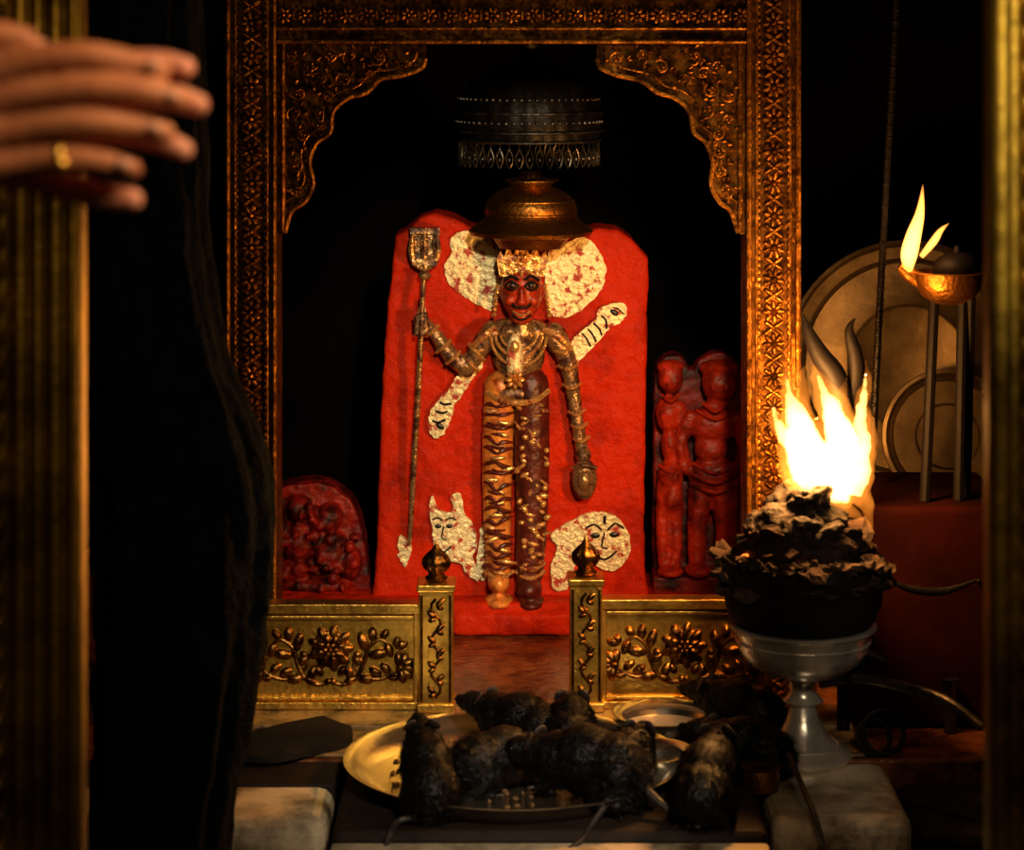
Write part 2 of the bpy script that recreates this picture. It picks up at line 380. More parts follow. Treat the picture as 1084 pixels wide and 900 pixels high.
foil([(486,245),(505,244),(522,256),(531,275),(530,305),(522,328),(505,322),(490,312),(474,298),(471,280),(478,268),(476,256)])
foil([(583,262),(600,256),(618,250),(632,262),(641,282),(637,306),(622,322),(604,334),(586,334),(578,310),(577,284)])
foil([(600,366),(612,352),(628,340),(636,326),(652,320),(663,324),(660,338),(646,346),(634,360),(618,376),(606,384)],.010)
foil([(500,372),(492,384),(482,400),(474,414),(466,420),(456,434),(454,452),(460,463),(470,458),(477,444),(482,428),(492,412),(504,396),(512,384)],.010)
foil([(455,532),(458,524),(464,538),(474,542),(480,536),(478,524),(488,522),(492,542),(502,556),(505,575),(500,590),(508,606),(505,614),(494,606),(488,596),(470,590),(460,576),(457,556)],.006,.8,4)
foil([(600,553),(620,543),(642,542),(658,552),(667,570),(664,590),(650,603),(634,600),(624,586),(612,592),(606,606),(600,622),(586,622),(583,600),(590,580),(583,566)],.006,.8)
foil([(508,560),(516,556),(520,600),(512,614),(505,600)],.005,.8,4)
foil([(424,566),(434,575),(430,598),(422,588)],.003,2,4)
foil([(446,318),(452,330),(455,352),(446,356),(440,340)],.012,.6,4)
mb.build('silver_foil_patches',FOIL,smooth=False,parent=g)
mb=MB()
def el(px,py,rx,ry,off,dep,ang=0):
    R=Matrix.Rotation(-ang,3,'Y') if ang else None
    mb.ell(G(px,py,off),(rx*k,dep,ry*k),R,16,10)
def lb(pts,rad,off): mb.limb([G(a,b,off) for a,b in pts],[r*k for r in rad])
el(549,372,28,36,.02,.035); el(549,350,36,16,.02,.035); el(548,405,30,14,.015,.03)
lb([(552,335),(552,350)],[12,14],.035)
mb.build('torso',DARKF,remesh=.0035,sm=3,disp=.0015,dsc=90,parent=g)
mb=MB()
lb([(521,350),(508,366),(494,388)],[13,11,9],.03); lb([(494,388),(478,374),(462,352),(452,340)],[9,9,7,6],.03)
lb([(586,352),(600,378),(606,410),(612,452),(616,476)],[13,10,8,7,7],.03)
el(447,338,9,9,.03,.015); el(617,478,9,9,.035,.018)
for i in range(4): lb([(452,330+i*6),(441,333+i*6)],[3,2.6],.042)
mb.build('arms',DARKF,remesh=.003,sm=2,disp=.001,dsc=90,parent=g)
mb=MB()
lb([(530,408),(527,470),(526,540),(528,600)],[18,17,15,13],.02); el(528,612,12,12,.03,.035); el(528,632,16,7,.03,.045)
mb.build('west_leg',OCHRE,remesh=.0035,sm=2,disp=.001,dsc=80,parent=g)
mb=MB()
lb([(562,405),(563,470),(563,540),(560,604)],[19,19,17,15],.025); el(560,618,14,12,.035,.035); el(562,633,16,7,.03,.045)
mb.build('east_leg',MAROON,remesh=.0035,sm=2,disp=.001,dsc=80,parent=g)
mb=MB(); el(546,413,34,13,.02,.036); mb.build('waist_cloth',DARKF,remesh=.003,sm=2,disp=.001,dsc=80,parent=g)
mb=MB(); md=MB()
py=424
while py<598:
    a,b,c2_=[random.uniform(-5,5) for _ in range(3)]; h=random.uniform(10,15)
    md.tube([G(512,py+a,.036),G(518,py+a*.4-2,.046),G(526,py+b+2,.0535),G(534,py+c2_*.5,.052),G(544,py+c2_,.040)],[.001,.0038,.0022,.0042,.001],8,4)
    if random.random()<.6: md.tube([G(random.uniform(515,522),py+h*.5,.046),G(random.uniform(525,529),py+h*.5+random.uniform(-3,3),.053),G(random.uniform(532,538),py+h*.5+2,.051)],[.001,.0028,.001],6,4)
    mb.ell(G(random.uniform(518,538),py+h*.55,.050),(8*k,.004,2.6*k),Matrix.Rotation(random.uniform(-.4,.4),3,'Y'),10,6)
    py+=h
for i in range(62):
    py=424+i*2.8
    mb.ell(G(random.uniform(547,579),py,.053-.002*abs(random.uniform(-2,2))),(random.uniform(3,7)*k,.006,random.uniform(1.6,3.4)*k),Matrix.Rotation(random.uniform(-1,1),3,'Y'),10,6)
for r,py in ((20,360),(26,368),(31,378)):
    mb.tube([G(549+r*math.sin(a)*.95,350+(py-345)*math.cos(a),.052+.008*math.cos(a)) for a in [x*.3-1.5 for x in range(11)]],.0028,6)
mb.tube([G(516,412,.035),G(532,419,.055),G(549,421,.06),G(566,419,.055),G(580,410,.038)],.006,8,4)
for a,b,w in ((505,370,11),(499,382,10),(480,376,9),(470,364,9),(458,348,8)):
    mb.tube([G(a-w*.75,b-w*.8,.032),G(a,b,.032+w*k*.9),G(a+w*.75,b+w*.8,.032)] if a>490 else [G(a-w*.8,b+w*.7,.032),G(a,b,.032+w*k),G(a+w*.8,b-w*.7,.032)],.0035,6,4)
for a,b,w in ((594,366,11),(601,384,10),(605,404,9),(610,432,8),(613,446,8),(615,460,8)):
    mb.tube([G(a-w,b+1,.03),G(a,b+3,.034+w*k),G(a+w,b-1,.03)],.0035,6,4)
mb.tube([G(575,346,.045),G(590,352,.055),G(604,366,.045)],.006,8,4); mb.tube([G(524,344,.045),G(512,352,.055),G(503,362,.045)],.006,8,4)
for i in range(2):
    for px in (528,561): mb.tube([G(px-15,592+i*9,.03),G(px,597+i*9,.052),G(px+15,592+i*9,.03)],.004,8,4)
mb.build('jewellery_relief',GOLDF,parent=g); md.build('painted_stripes',MAROON,parent=g)
mb=MB(); el(545,376,9,28,.062,.008); mb.build('breastplate',FOIL,parent=g)
mb=MB(); mb.rosette(G(545,396,.068),11*k,8,.4); el(545,362,5,7,.068,.006); mb.build('pendant',GOLDF,parent=g)
mb=MB()
el(552,304,22,32,.045,.040); el(552,330,13,10,.05,.032); el(552,307,3.6,10,.082,.010); el(552,314,5.5,4,.085,.008)
el(540,313,6,6,.073,.01); el(564,313,6,6,.073,.01); el(552,289,17,5,.07,.014)
el(532,306,4,8,.04,.01); el(573,306,4,8,.04,.01)
mb.build('face',FACE,remesh=.0022,sm=2,parent=g)
mb=MB()
cw=[(529,288),(526,270),(530,262),(533,268),(538,256),(543,266),(552,250),(561,266),(566,256),(571,268),(577,262),(579,270),(576,288)]
mb.prism(poly(cw,D),y0-.075,y0-.02)
for i in range(7): mb.ell(G(532+i*6.8,283,.078),(.004,.004,.004),None,8,5)
mb.rosette(G(552,271,.078),8*k,8,.4); mb.rosette(G(538,274,.077),4*k,6,.4); mb.rosette(G(566,274,.077),4*k,6,.4)
for s in (-1,1):
    for i in range(6): mb.ell(G(552+s*(25+i*.8),300+i*6,.05),(.0045,.005,.005),None,8,5)
mb.build('crown_band',GOLDF,smooth=False,parent=g)
mb=MB(); 
for s in (-1,1): mb.ell(G(552+s*9.5,297,.080),(5.2*k,.004,2.6*k),None,12,6)
mb.ell(G(552,284,.086),(2*k,.003,4*k),None,10,6)
mb.build('painted_eye_whites',GOLDF,parent=g)
mb=MB()
for s in (-1,1):
    mb.ell(G(552+s*9.5,297,.083),(3.4*k,.003,3.0*k),None,10,6)
    mb.tube([G(552+s*3,291,.086),G(552+s*10,287,.085),G(552+s*18,292,.074)],.0032,6,4)
    mb.tube([G(552+s*3,298,.082),G(552+s*10,292.5,.084),G(552+s*17,298,.076),G(552+s*10,302,.084),G(552+s*3,298,.082)],.0022,6,4)
    mb.tube([G(552,320,.085),G(552+s*7,319,.083),G(552+s*14,309,.072)],.0026,6,4)
mb.tube([G(542,328,.076),G(552,333,.08),G(562,328,.076)],.0024,6,4)
mb.build('painted_face_lines',BLACKP,parent=g)
mb=MB(); mb.tube([G(543,324,.079),G(552,328,.083),G(561,324,.079)],.0020,6,4); mb.build('lips',GOLDF,parent=g)
mb=MB()
mb.tube([G(449,292,.03),G(447,340,.045),G(443,420,.035),G(438,500,.025),G(434,575,.012)],[.0045,.005,.0055,.0055,.004],8,4)
for s in (-1,0,1): mb.tube([G(450,284,.03),G(450+s*10,277,.03),G(450+s*14,262,.03),G(450+s*12,242,.03)],[.004,.0055,.006,.002],8,4)
mb.box(G(435,240,.022),G(464,246,.034)); mb.box(G(437,272,.022),G(463,279,.036)); mb.ell(G(450,290,.03),(.012,.012,.008))
mb.prism(poly([(434,240),(466,240),(463,276),(450,284),(437,276)],D),y0-.022,y0+.004)
for i in range(4): mb.ell(G(440+i*6.5,258,.026),(.003,.004,.018),None,8,6)
mb.build('trident',DARKF,parent=g)
mb=MB(); mb.ell(G(618,503,.035),(14*k,.022,22*k)); mb.ell(G(618,503,.045),(9*k,.02,12*k)); mb.tube([G(606,490,.05),G(618,486,.06),G(630,490,.05)],.004,8,4)
mb.build('skull_bowl',DARKF,parent=g)
mb=MB()
def line(pts,r=.0016,off=.009): mb.tube([G(a,b,off+.002) for a,b in pts],r,6,4)
for q in (((616,352),(621,358),(625,366)),((622,347),(627,353),(631,361)),((628,341),(634,347),(637,354)),((636,333),(641,338),(642,347))): line(q,.002,.011)
for q in (((466,424),(470,427),(478,426)),((461,434),(468,436),(474,434)),((458,444),(464,446),(472,443))): line(q,.0022,.011)
for cx,cy in ((650,330),(466,450)): mb.ell(G(cx,cy,.012),(5*k,.003,3*k),Matrix.Rotation(.6,3,'Y'))
for i in range(4): line([(648+i*3,324+i*1.5),(655+i*2,326+i*2)],.001,.011)
for ex,ey in ((464,556),(476,556)): mb.ell(G(ex,ey,.009),(3.6*k,.0025,2.4*k))
line([(458,549),(464,547),(469,550)],.0016,.008); line([(472,550),(477,547),(483,549)],.0016,.008); line([(470,556),(468,568),(473,570)],.0014,.008); line([(462,578),(470,583),(478,577)],.0018,.008)
for ex,ey in ((630,566),(650,565)): mb.ell(G(ex,ey,.009),(5*k,.0025,3*k))
line([(620,558),(629,554),(637,560)],.002,.008); line([(643,560),(651,553),(660,558)],.002,.008); line([(640,562),(637,577),(643,579)],.0016,.008); line([(628,584),(640,591),(653,582)],.0022,.008); line([(640,545),(640,553)],.003,.008)
mb.build('painted_marks',BLACKP,parent=g)
# ------------------------------------------------------------ brass crown pot
g=group('brass_bell_crown'); c=(X(562,4.42),.42,0)
zt=lambda py:Z(py,4.42)
mb=MB(); kk=4.42/F
prof=[(10,182),(12,184),(15,188),(27,190),(25,193),(21,197),(31,201),(41,207),(47,215),(49,222),(47,227),(49,230),(54,235),(62,240),(66,244),(64,248),(50,249),(40,252),(34,262)]
mb.lathe([(r*kk,zt(p)) for r,p in reversed(prof)],c,56)
for r,p in ((48.5,226),(28,191),(45,212)): mb.tube([(c[0]+r*kk*math.cos(t*.2618),c[1]+r*kk*math.sin(t*.2618),zt(p)) for t in range(25)],.0022,6)
mb.build('bell',BRASS,parent=g)
g=group('ceremonial_umbrella'); c=Vector((X(560,4.40),.40,0)); zt=lambda py:Z(py,4.40); kk=4.4/F
mb=MB()
prof=[(73,148),(76,136),(77,118),(73,102),(63,88),(46,76),(26,68),(12,64),(9,56),(12,47),(6,38),(3,30),(1.5,24)]
mb.lathe([(r*kk,zt(p)) for r,p in prof],c,96,rip=lambda t,z:.012*math.cos(24*t))
mb.tube([(c.x,c.y,zt(30)),(c.x,c.y,2.7)],.003,8)
mb.build('dome',IRON,parent=g)
mb=MB()
for t in range(44):
    a=t*2*math.pi/44; q=Vector((c.x+74*kk*math.cos(a),c.y+74*kk*math.sin(a),0))
    mb.tube([(q.x,q.y,zt(148)),(q.x,q.y,zt(154))],.0012,5)
    mb.tube([q+Vector((0,0,zt(154))),q+Vector((.0065*math.sin(a),-.0065*math.cos(a),zt(164))),q+Vector((0,0,zt(174))),q+Vector((-.0065*math.sin(a),.0065*math.cos(a),zt(164))),q+Vector((0,0,zt(154)))],.0018,5,3)
    mb.ell(q+Vector((0,0,zt(165))),(.003,.003,.0045),None,6,4)
for p,r in ((148,75),(138,78),(118,78.5)): mb.tube([(c.x+r*kk*math.cos(t*math.pi/24),c.y+r*kk*math.sin(t*math.pi/24),zt(p)) for t in range(49)],.0022,6)
for t in range(60):
    a=t*math.pi/30
    for p,r in ((128,77.5),(104,75)): mb.ell((c.x+r*kk*math.cos(a),c.y+r*kk*math.sin(a),zt(p)),.0030,None,6,4)
mb.build('drop_fringe',FRINGE,parent=g)
# ------------------------------------------------------------ side idols
D2=4.58; k2=D2/F
def H(px,py,off=0): return (X(px,D2),.58-off,Z(py,D2))
g=group('attendant_idol')
mb=MB(); mb.prism(poly(cat([(690,640),(691,560),(692,470),(693,400),(700,382),(714,376),(727,384),(733,404),(738,386),(757,374),(778,382),(786,405),(790,470),(792,560),(796,640)],3),D2),.595,.64)
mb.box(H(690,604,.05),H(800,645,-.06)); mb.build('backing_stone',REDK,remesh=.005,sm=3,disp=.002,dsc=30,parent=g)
mb=MB()
def e2(px,py,rx,ry,off,dep): mb.ell(H(px,py,off),(rx*k2,dep,ry*k2),None,16,10)
def l2(pts,rad,off): mb.limb([H(a,b,off) for a,b in pts],[r*k2 for r in rad])
e2(760,402,19,21,.03,.035); e2(760,388,22,9,.02,.03); l2([(756,420),(754,432)],[9,11],.03); e2(752,446,27,20,.03,.035); e2(751,470,18,20,.03,.03); e2(753,498,26,18,.03,.035)
l2([(742,505),(737,550),(736,592)],[14,11,9],.03); l2([(765,505),(767,550),(765,592)],[14,12,9],.035)
l2([(730,438),(720,462),(724,492)],[9,8,7],.035); l2([(778,440),(786,470),(780,500)],[9,8,7],.03)
e2(737,597,14,7,.05,.035); e2(769,597,14,7,.05,.035); e2(752,404,3,6,.06,.01); e2(766,404,3,6,.06,.01)
mb.build('standing_figure',REDD,remesh=.004,sm=2,disp=.0018,dsc=60,parent=g)
mb=MB()
e2(709,397,14,17,.025,.028); e2(709,386,15,7,.02,.025); e2(707,436,14,20,.02,.028); e2(708,468,10,18,.02,.025); e2(709,500,14,17,.025,.03)
l2([(703,510),(701,555),(702,595)],[9,8,7],.025); l2([(714,510),(715,555),(713,595)],[8,7,7],.028); l2([(718,428),(722,455),(712,482),(712,515)],[7,6,6,7],.03); e2(711,522,11,15,.035,.02); e2(708,600,14,6,.04,.03)
mb.build('companion_figure',REDD,remesh=.004,sm=2,disp=.0018,dsc=60,parent=g)
mb=MB()
for py,w in ((424,12),(432,18),(488,22),(498,25),(508,26)): mb.tube([H(754-w,py-2,.05),H(754,py+5,.075),H(754+w,py-2,.05)],.0035,6,4)
for py,w in ((416,9),(490,12)): mb.tube([H(708-w,py-2,.04),H(708,py+4,.058),H(708+w,py-2,.04)],.003,6,4)
mb.build('carved_bands',REDD,parent=g)
g=group('small_carved_idol')
mb=MB(); mb.prism(poly(cat([(288,640),(288,560),(292,522),(308,512),(340,510),(362,520),(376,536),(386,570),(396,640)],3),D2),.56,.64)
for a,b,c_,e in ((318,535,14,15),(318,570,18,24),(350,545,14,16),(352,580,18,24),(310,600,22,12),(372,592,12,18),(335,615,40,9),(300,560,8,22),(336,556,7,24)): mb.ell(H(a,b,.03),(c_*k2,.03,e*k2),None,14,9)
for i in range(26): mb.ell(H(random.uniform(298,378),random.uniform(525,622),.055),(random.uniform(3,7)*k2,.012,random.uniform(3,7)*k2),None,10,6)
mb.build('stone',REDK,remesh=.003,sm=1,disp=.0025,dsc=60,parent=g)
# ------------------------------------------------------------ thali, bowls
def dish(name,px,d,r,h,m,z0=.4502,fill=None,lip=.014):
    g=group(name); c=(X(px,d),d-4,z0)
    mb=MB(); mb.lathe([(r*.80,0),(r*.84,.0),(r*.93,h*.6),(r-lip*.3,h),(r,h+.002),(r+.001,h+.004),(r-.003,h+.004),(r-lip,h),(r*.90,h*.65),(r*.80,.006),(0.001,.005)],c,72); mb.build('dish',m,parent=g)
    if fill:
        mb=MB(); mb.lathe([(r*.85,h*.35),(r*.6,h*.45),(.001,h*.45)],c,48); mb.build('contents',fill,parent=g)
    return g
g=dish('steel_offering_thali',543,3.61,.242,.028,STEEL)
mb=MB()
for i in range(110):
    a=random.uniform(0,6.28); r=.185*math.sqrt(random.random()); mb.ell((X(543,3.61)+r*math.cos(a),-.39+r*math.sin(a),.4580),(.005*random.uniform(.4,1.1),.005*random.uniform(.5,1.1),.003),Euler((0,0,a)).to_matrix(),10,6)
mb.build('scattered_sweets',GRAIN,parent=g)
dish('steel_milk_bowl',703,3.815,.078,.028,STEEL,fill=MILK,z0=.4565)
dish('steel_bowl',690,3.60,.060,.034,STEEL,z0=.4565,fill=GRAIN)
dish('copper_cup',806,3.56,.028,.03,BRASS)
# ------------------------------------------------------------ fire stand
g=group('fire_pedestal_bowl'); cx,cy=X(850,3.70),-.30
Dz=3.70; kk=Dz/F
b0=(cx,cy,0)
mb=MB()
prof=[(0,.4505),(.066,.4505),(.070,.455),(.069,.462),(.060,.468),(.050,.474),(.034,.490),(.024,.512),(.019,.530),(.022,.534),(.030,.538),(.024,.543),(.019,.552),(.021,.566),(.034,.574),(.062,.582),(.085,.598),(.097,.618),(.101,.640),(.108,.647),(.108,.651),(.098,.651),(.090,.62),(.06,.60),(.001,.598)]
mb.lathe(prof,b0,64)
for r,z in ((.0695,.458),(.0985,.628),(.052,.4735)): mb.tube([(cx+r*math.cos(t*math.pi/24),cy+r*math.sin(t*math.pi/24),z) for t in range(49)],.002,6)
mb.build('pewter_goblet',PEWTER,parent=g)
mb=MB()
def rp(t,z): return .05*noise.noise(Vector((math.cos(t)*2,math.sin(t)*2,z*25)))+.03*noise.noise(Vector((math.cos(t)*9,math.sin(t)*9,z*60)))
mb.lathe([(.001,.6),(.06,.61),(.09,.648),(.106,.66),(.114,.68),(.116,.700),(.118,.715),(.124,.735),(.118,.748),(.09,.745),(.001,.75)],b0,80,rip=rp)
mb.build('clay_fire_bowl',SOOT,parent=g)
mb=MB()
def flake(bm_,c,r,th,tilt,az,sd):
    M=Euler((tilt*math.cos(az),tilt*math.sin(az),sd)).to_matrix(); n=18; rs=[r*(1+.32*noise.noise(Vector((math.cos(i*6.283/n)*1.5+sd*7,math.sin(i*6.283/n)*1.5,sd)))+random.uniform(-.07,.07)) for i in range(n)]
    kb=len(bm_.v); c=Vector(c)
    for lv,(sc,zz_) in enumerate(((.55,th*.9),(1,th*.5),(1.02,-th*.2),(.6,-th))):
        for i in range(n):
            a=i*6.283/n; bm_.v.append(c+M@Vector((rs[i]*sc*math.cos(a),rs[i]*sc*math.sin(a),zz_+.012*noise.noise(Vector((i*.9,sd,lv))))))
    for lv in range(3):
        for i in range(n): a=kb+lv*n; bm_.f.append((a+i,a+n+i,a+n+(i+1)%n,a+(i+1)%n))
    bm_.f.append(tuple(kb+i for i in range(n))); bm_.f.append(tuple(kb+3*n+n-1-i for i in range(n)))
for i in range(40):
    a=i*2*math.pi/40+random.uniform(-.1,.1); rr=random.uniform(.094,.118)
    flake(mb,(cx+rr*math.cos(a),cy+rr*math.sin(a),.734+random.uniform(-.022,.022)),random.uniform(.018,.030),.006,random.uniform(.1,.8),random.uniform(0,6),i*.7)
for i in range(22):
    a=i*2*math.pi/22+.2; rr=random.uniform(.06,.085)
    flake(mb,(cx+rr*math.cos(a),cy+rr*math.sin(a),.762+random.uniform(0,.022)),random.uniform(.022,.036),.008,random.uniform(.2,.8),random.uniform(0,6),i*.9+3)
mb.build('ash_crust',ASH,smooth=False,parent=g)
mb=MB()
mb.ell((cx,cy,.765),(.085,.085,.045),None,20,10)
for i in range(20):
    a=i*2.4; rr=.012+.05*random.random(); flake(mb,(cx-.005+rr*math.cos(a),cy+rr*math.sin(a),.785+.05*(1-rr/.06)+random.uniform(-.005,.015)),random.uniform(.024,.040),.012,random.uniform(.2,.9),random.uniform(0,6),i*1.3+9)
mb.build('charred_cakes',CHAR,remesh=.0025,sm=1,disp=.002,dsc=120,parent=g)
mb=MB()
for i in range(16):
    a=random.uniform(0,6.28); rr=random.uniform(.05,.1); mb.ell((cx+rr*math.cos(a),cy+rr*math.sin(a)-.0,.772-(rr-.05)*.5),(.007*random.uniform(.5,1.3),.005,.004),Euler((0,.4,a)).to_matrix(),8,5)
mb.build('embers',EMB,parent=g)
def tongue(mb,pts,rad,yo=0,fl=.8):
    q=[(X(a,Dz),cy+yo+random.uniform(-.004,.004),Z(b,Dz)) for a,b in pts]; mb.tube(q,[r*kk for r in rad],14,5,flat=fl)
g2=group('bowl_fire')
mb=MB()
tongue(mb,[(868,535),(860,505),(850,475),(845,448),(838,425),(832,403),(831,382)],[16,31,29,21,13,7,1],0)
tongue(mb,[(885,535),(890,500),(894,470),(885,440),(876,418),(868,402),(861,386)],[18,26,25,20,14,8,1],.01)
tongue(mb,[(900,530),(909,500),(914,468),(914,445),(910,425),(918,403),(915,380)],[12,16,14,10,8,5,1],-.01)
for n_,(pts,rad) in enumerate((([(850,515),(838,500),(828,494),(819,488)],[14,14,9,1]),([(850,475),(832,455),(820,440),(816,420)],[14,14,8,1]),([(905,515),(917,535),(922,562)],[12,9,1]),([(880,440),(890,420),(897,400)],[9,7,1]),([(842,440),(850,418),(848,400),(855,388)],[10,8,5,1]),([(880,520),(892,535),(905,545),(918,555)],[10,8,6,1]))): tongue(mb,pts,rad,-.02+n_*.008)
mb.build('outer_flame',FL1,remesh=.002,sm=2,disp=.004,dsc=40,parent=g2)
mb=MB()
tongue(mb,[(872,530),(862,500),(852,472),(845,447),(838,425),(833,402)],[12,24,21,14,7,1],0)
tongue(mb,[(885,530),(889,498),(891,468),(882,440),(873,416),(866,398)],[14,20,18,13,6,1],.005)
tongue(mb,[(902,522),(908,495),(911,468),(910,445),(914,415),(915,394)],[9,12,9,6,3,1],-.01)
tongue(mb,[(850,480),(833,462),(822,445),(818,430)],[10,9,5,1],-.012)
mb.build('flame_core',FL2,remesh=.002,sm=1,disp=.004,dsc=50,parent=g2)
g=group('long_handled_fire_ladle')
mb=MB(); mb.tube([P(868,722,3.72),P(905,718,3.70),P(950,726,3.66),P(1000,742,3.6),P(1040,770,3.55)],[.010,.008,.0085,.009,.006],10,5); mb.build('handle',FRINGE,parent=g)
mb=MB(); mb.ell(P(905,700,3.78),(.03,.03,.016)); mb.tube([P(880,700,3.8),P(905,690,3.78),P(938,700,3.76)],[.008,.014,.004],10,4); mb.build('scoop',IRON,parent=g)
g=group('steel_tumbler')
q=P(1003,741,3.86); mb=MB(); mb.lathe([(.001,0),(.009,0),(.0115,.08),(.013,.082),(.011,.083),(.009,.01),(.001,.008)],(q.x,-.16,.4505),32); mb.build('body',FRINGE,parent=g)
mb=MB(); mb.tube([P(938,612,3.8),P(965,624,3.8),P(1000,626,3.8),P(1035,614,3.8)],[.002,.006,.006,.002],8,5,flat=.4)
mb.tube([P(1035,614,3.8),P(1050,650,3.82),(X(1055,3.85),-.15,.4505)],[.003,.004,.004],8,4); mb.build('curved_iron_tongs',IRON)
g=group('iron_rings')
for r,px in ((.030,935),(.024,925)):
    q=P(px,785,3.72); mb=MB(); mb.tube([(q.x+r*math.cos(t*.2618),q.y+.01*math.sin(t*.2618),.4505+.004+r+r*math.sin(t*.2618)) for t in range(25)],.004,8); mb.build('ring',IRON,parent=g)
# ------------------------------------------------------------ right side
boxobj('red_stone_block',(X(905,3.86),-.14,.4505),(X(1075,3.86),.16,.790),REDB,.01)
boxobj('rear_stone_ledge',(.50,.30,.4505),(1.0,.75,.698),SOOT,.01)
def tray(name,px,py,d,r,m):
    g=group(name); M=Euler((math.radians(90-8),0,0)).to_matrix(); c=P(px,py,d)
    mb=MB(); mb.lathe([(.001,-.006),(r*.9,-.006),(r,.0),(r,.016),(r-.006,.018),(r-.012,.008),(r*.86,.004),(r*.84,.008),(r*.82,.003),(r*.5,.002),(r*.48,.005),(r*.46,.002),(.001,.002)],c,80,M); mb.build('pan',m,parent=g)
tray('large_metal_tray',962,388,4.45,.222,TRAYM)
tray('small_brass_tray',1003,462,4.36,.115,TRAYM)
mb=MB(); mb.tube([P(950,-60,4.0),P(948,30,4.0),P(938,200,4.0),P(930,350,4.0),P(923,500,4.0)],.0055,8,3)
for i in range(40):
    t=i/39; mb.ell(P(949-27*t,10+480*t,4.0),(.0068,.0068,.004),None,8,5)
mb.build('iron_chain_rod',IRON)
g=group('curved_horns')
mb=MB(); mb.tube([P(850,332,3.82),P(856,352,3.82),P(868,376,3.82),P(884,400,3.82),P(892,440,3.82),P(893,520,3.82)],[.001,.009,.015,.018,.017,.014],12,5)
mb.tube([P(905,337,3.83),P(899,350,3.83),P(905,375,3.83),P(906,400,3.83),P(898,440,3.83),P(893,520,3.83)],[.001,.007,.012,.013,.013,.012],12,5); mb.tube([P(893,515,3.84),(X(893,3.84),-.16,.4505)],.010,12); mb.build('horns',HORNM,parent=g)
g=group('brass_oil_lamp')
c=P(1004,298,3.92); mb=MB()
mb.lathe([(.001,-.036),(.022,-.034),(.042,-.022),(.053,-.002),(.056,.014),(.051,.016),(.042,.002),(.001,-.010)],c,48)
mb.tube([c+Vector((-.045,0,.002)),c+Vector((-.062,0,.012)),c+Vector((-.076,0,.024))],[.014,.012,.007],10,4)
mb.build('lamp_bowl',BRASS,parent=g)
mb=MB(); mb.ell(c+Vector((.014,.004,.018)),(.038,.036,.028),None,20,12); mb.tube([c+Vector((.014,.004,.04)),c+Vector((.014,.004,.055))],[.008,.004],8); mb.build('dark_lid',HORNM,parent=g)  # lid in the same near-black as the horns
mb=MB()
for dx,bx,by_ in ((-.022,-.040,-.02),(.022,.014,-.01),(.034,.030,.02)):
    mb.tube([c+Vector((dx,0,-.025)),(c.x+bx,c.y+by_,.791)],.0085,8)
mb.build('stand_rods',HORNM,parent=g)
kl=3.88/F; mb=MB()
mb.tube([P(963,288,3.91),P(962,272,3.91),P(967,250,3.91),P(974,225,3.91),P(977,195,3.91)],[3*kl,9*kl,8.5*kl,5*kl,.6*kl],12,6)
mb.tube([P(975,272,3.90),P(988,256,3.90),P(996,244,3.90),P(1005,236,3.90)],[3*kl,4.5*kl,3*kl,.5*kl],12,5)
mb.build('flame',FL3,remesh=.0012,sm=2,parent=g)
# ------------------------------------------------------------ hanging cloth
mb=MB(); secs=[(-60,150,60),(100,150,66),(200,152,68),(300,155,72),(380,165,78),(430,180,84),(480,190,92),(530,196,93),(600,196,92),(680,192,88),(740,186,84),(800,180,78),(870,170,74),(960,165,72),(1200,165,74)]
q=cat(secs,8); n=160; dd=3.2
for (py,cxp,hw) in q:
    for j in range(n):
        t=2*math.pi*j/n
        f=1+.03*math.sin(9*t+py*.006)+.02*math.sin(17*t-py*.01)+.06*noise.noise(Vector((math.cos(t)*3,math.sin(t)*3,py*.015)))+.03*noise.noise(Vector((math.cos(t)*9,math.sin(t)*9,py*.05)))
        mb.v.append(Vector((X(cxp+hw*f*math.cos(t),dd), dd-4+.10*f*math.sin(t)*hw/90, max(Z(py,dd),.002))))
m_=len(q)
for i in range(m_-1):
    for j in range(n): a=i*n; mb.f.append((a+j,a+(j+1)%n,a+n+(j+1)%n,a+n+j))
mb.f.append(tuple(range(n))); mb.f.append(tuple((m_-1)*n+n-1-j for j in range(n)))
mb.build('hanging_black_shawl',CLOTH)  # upper length added to keep the area beside the arch black
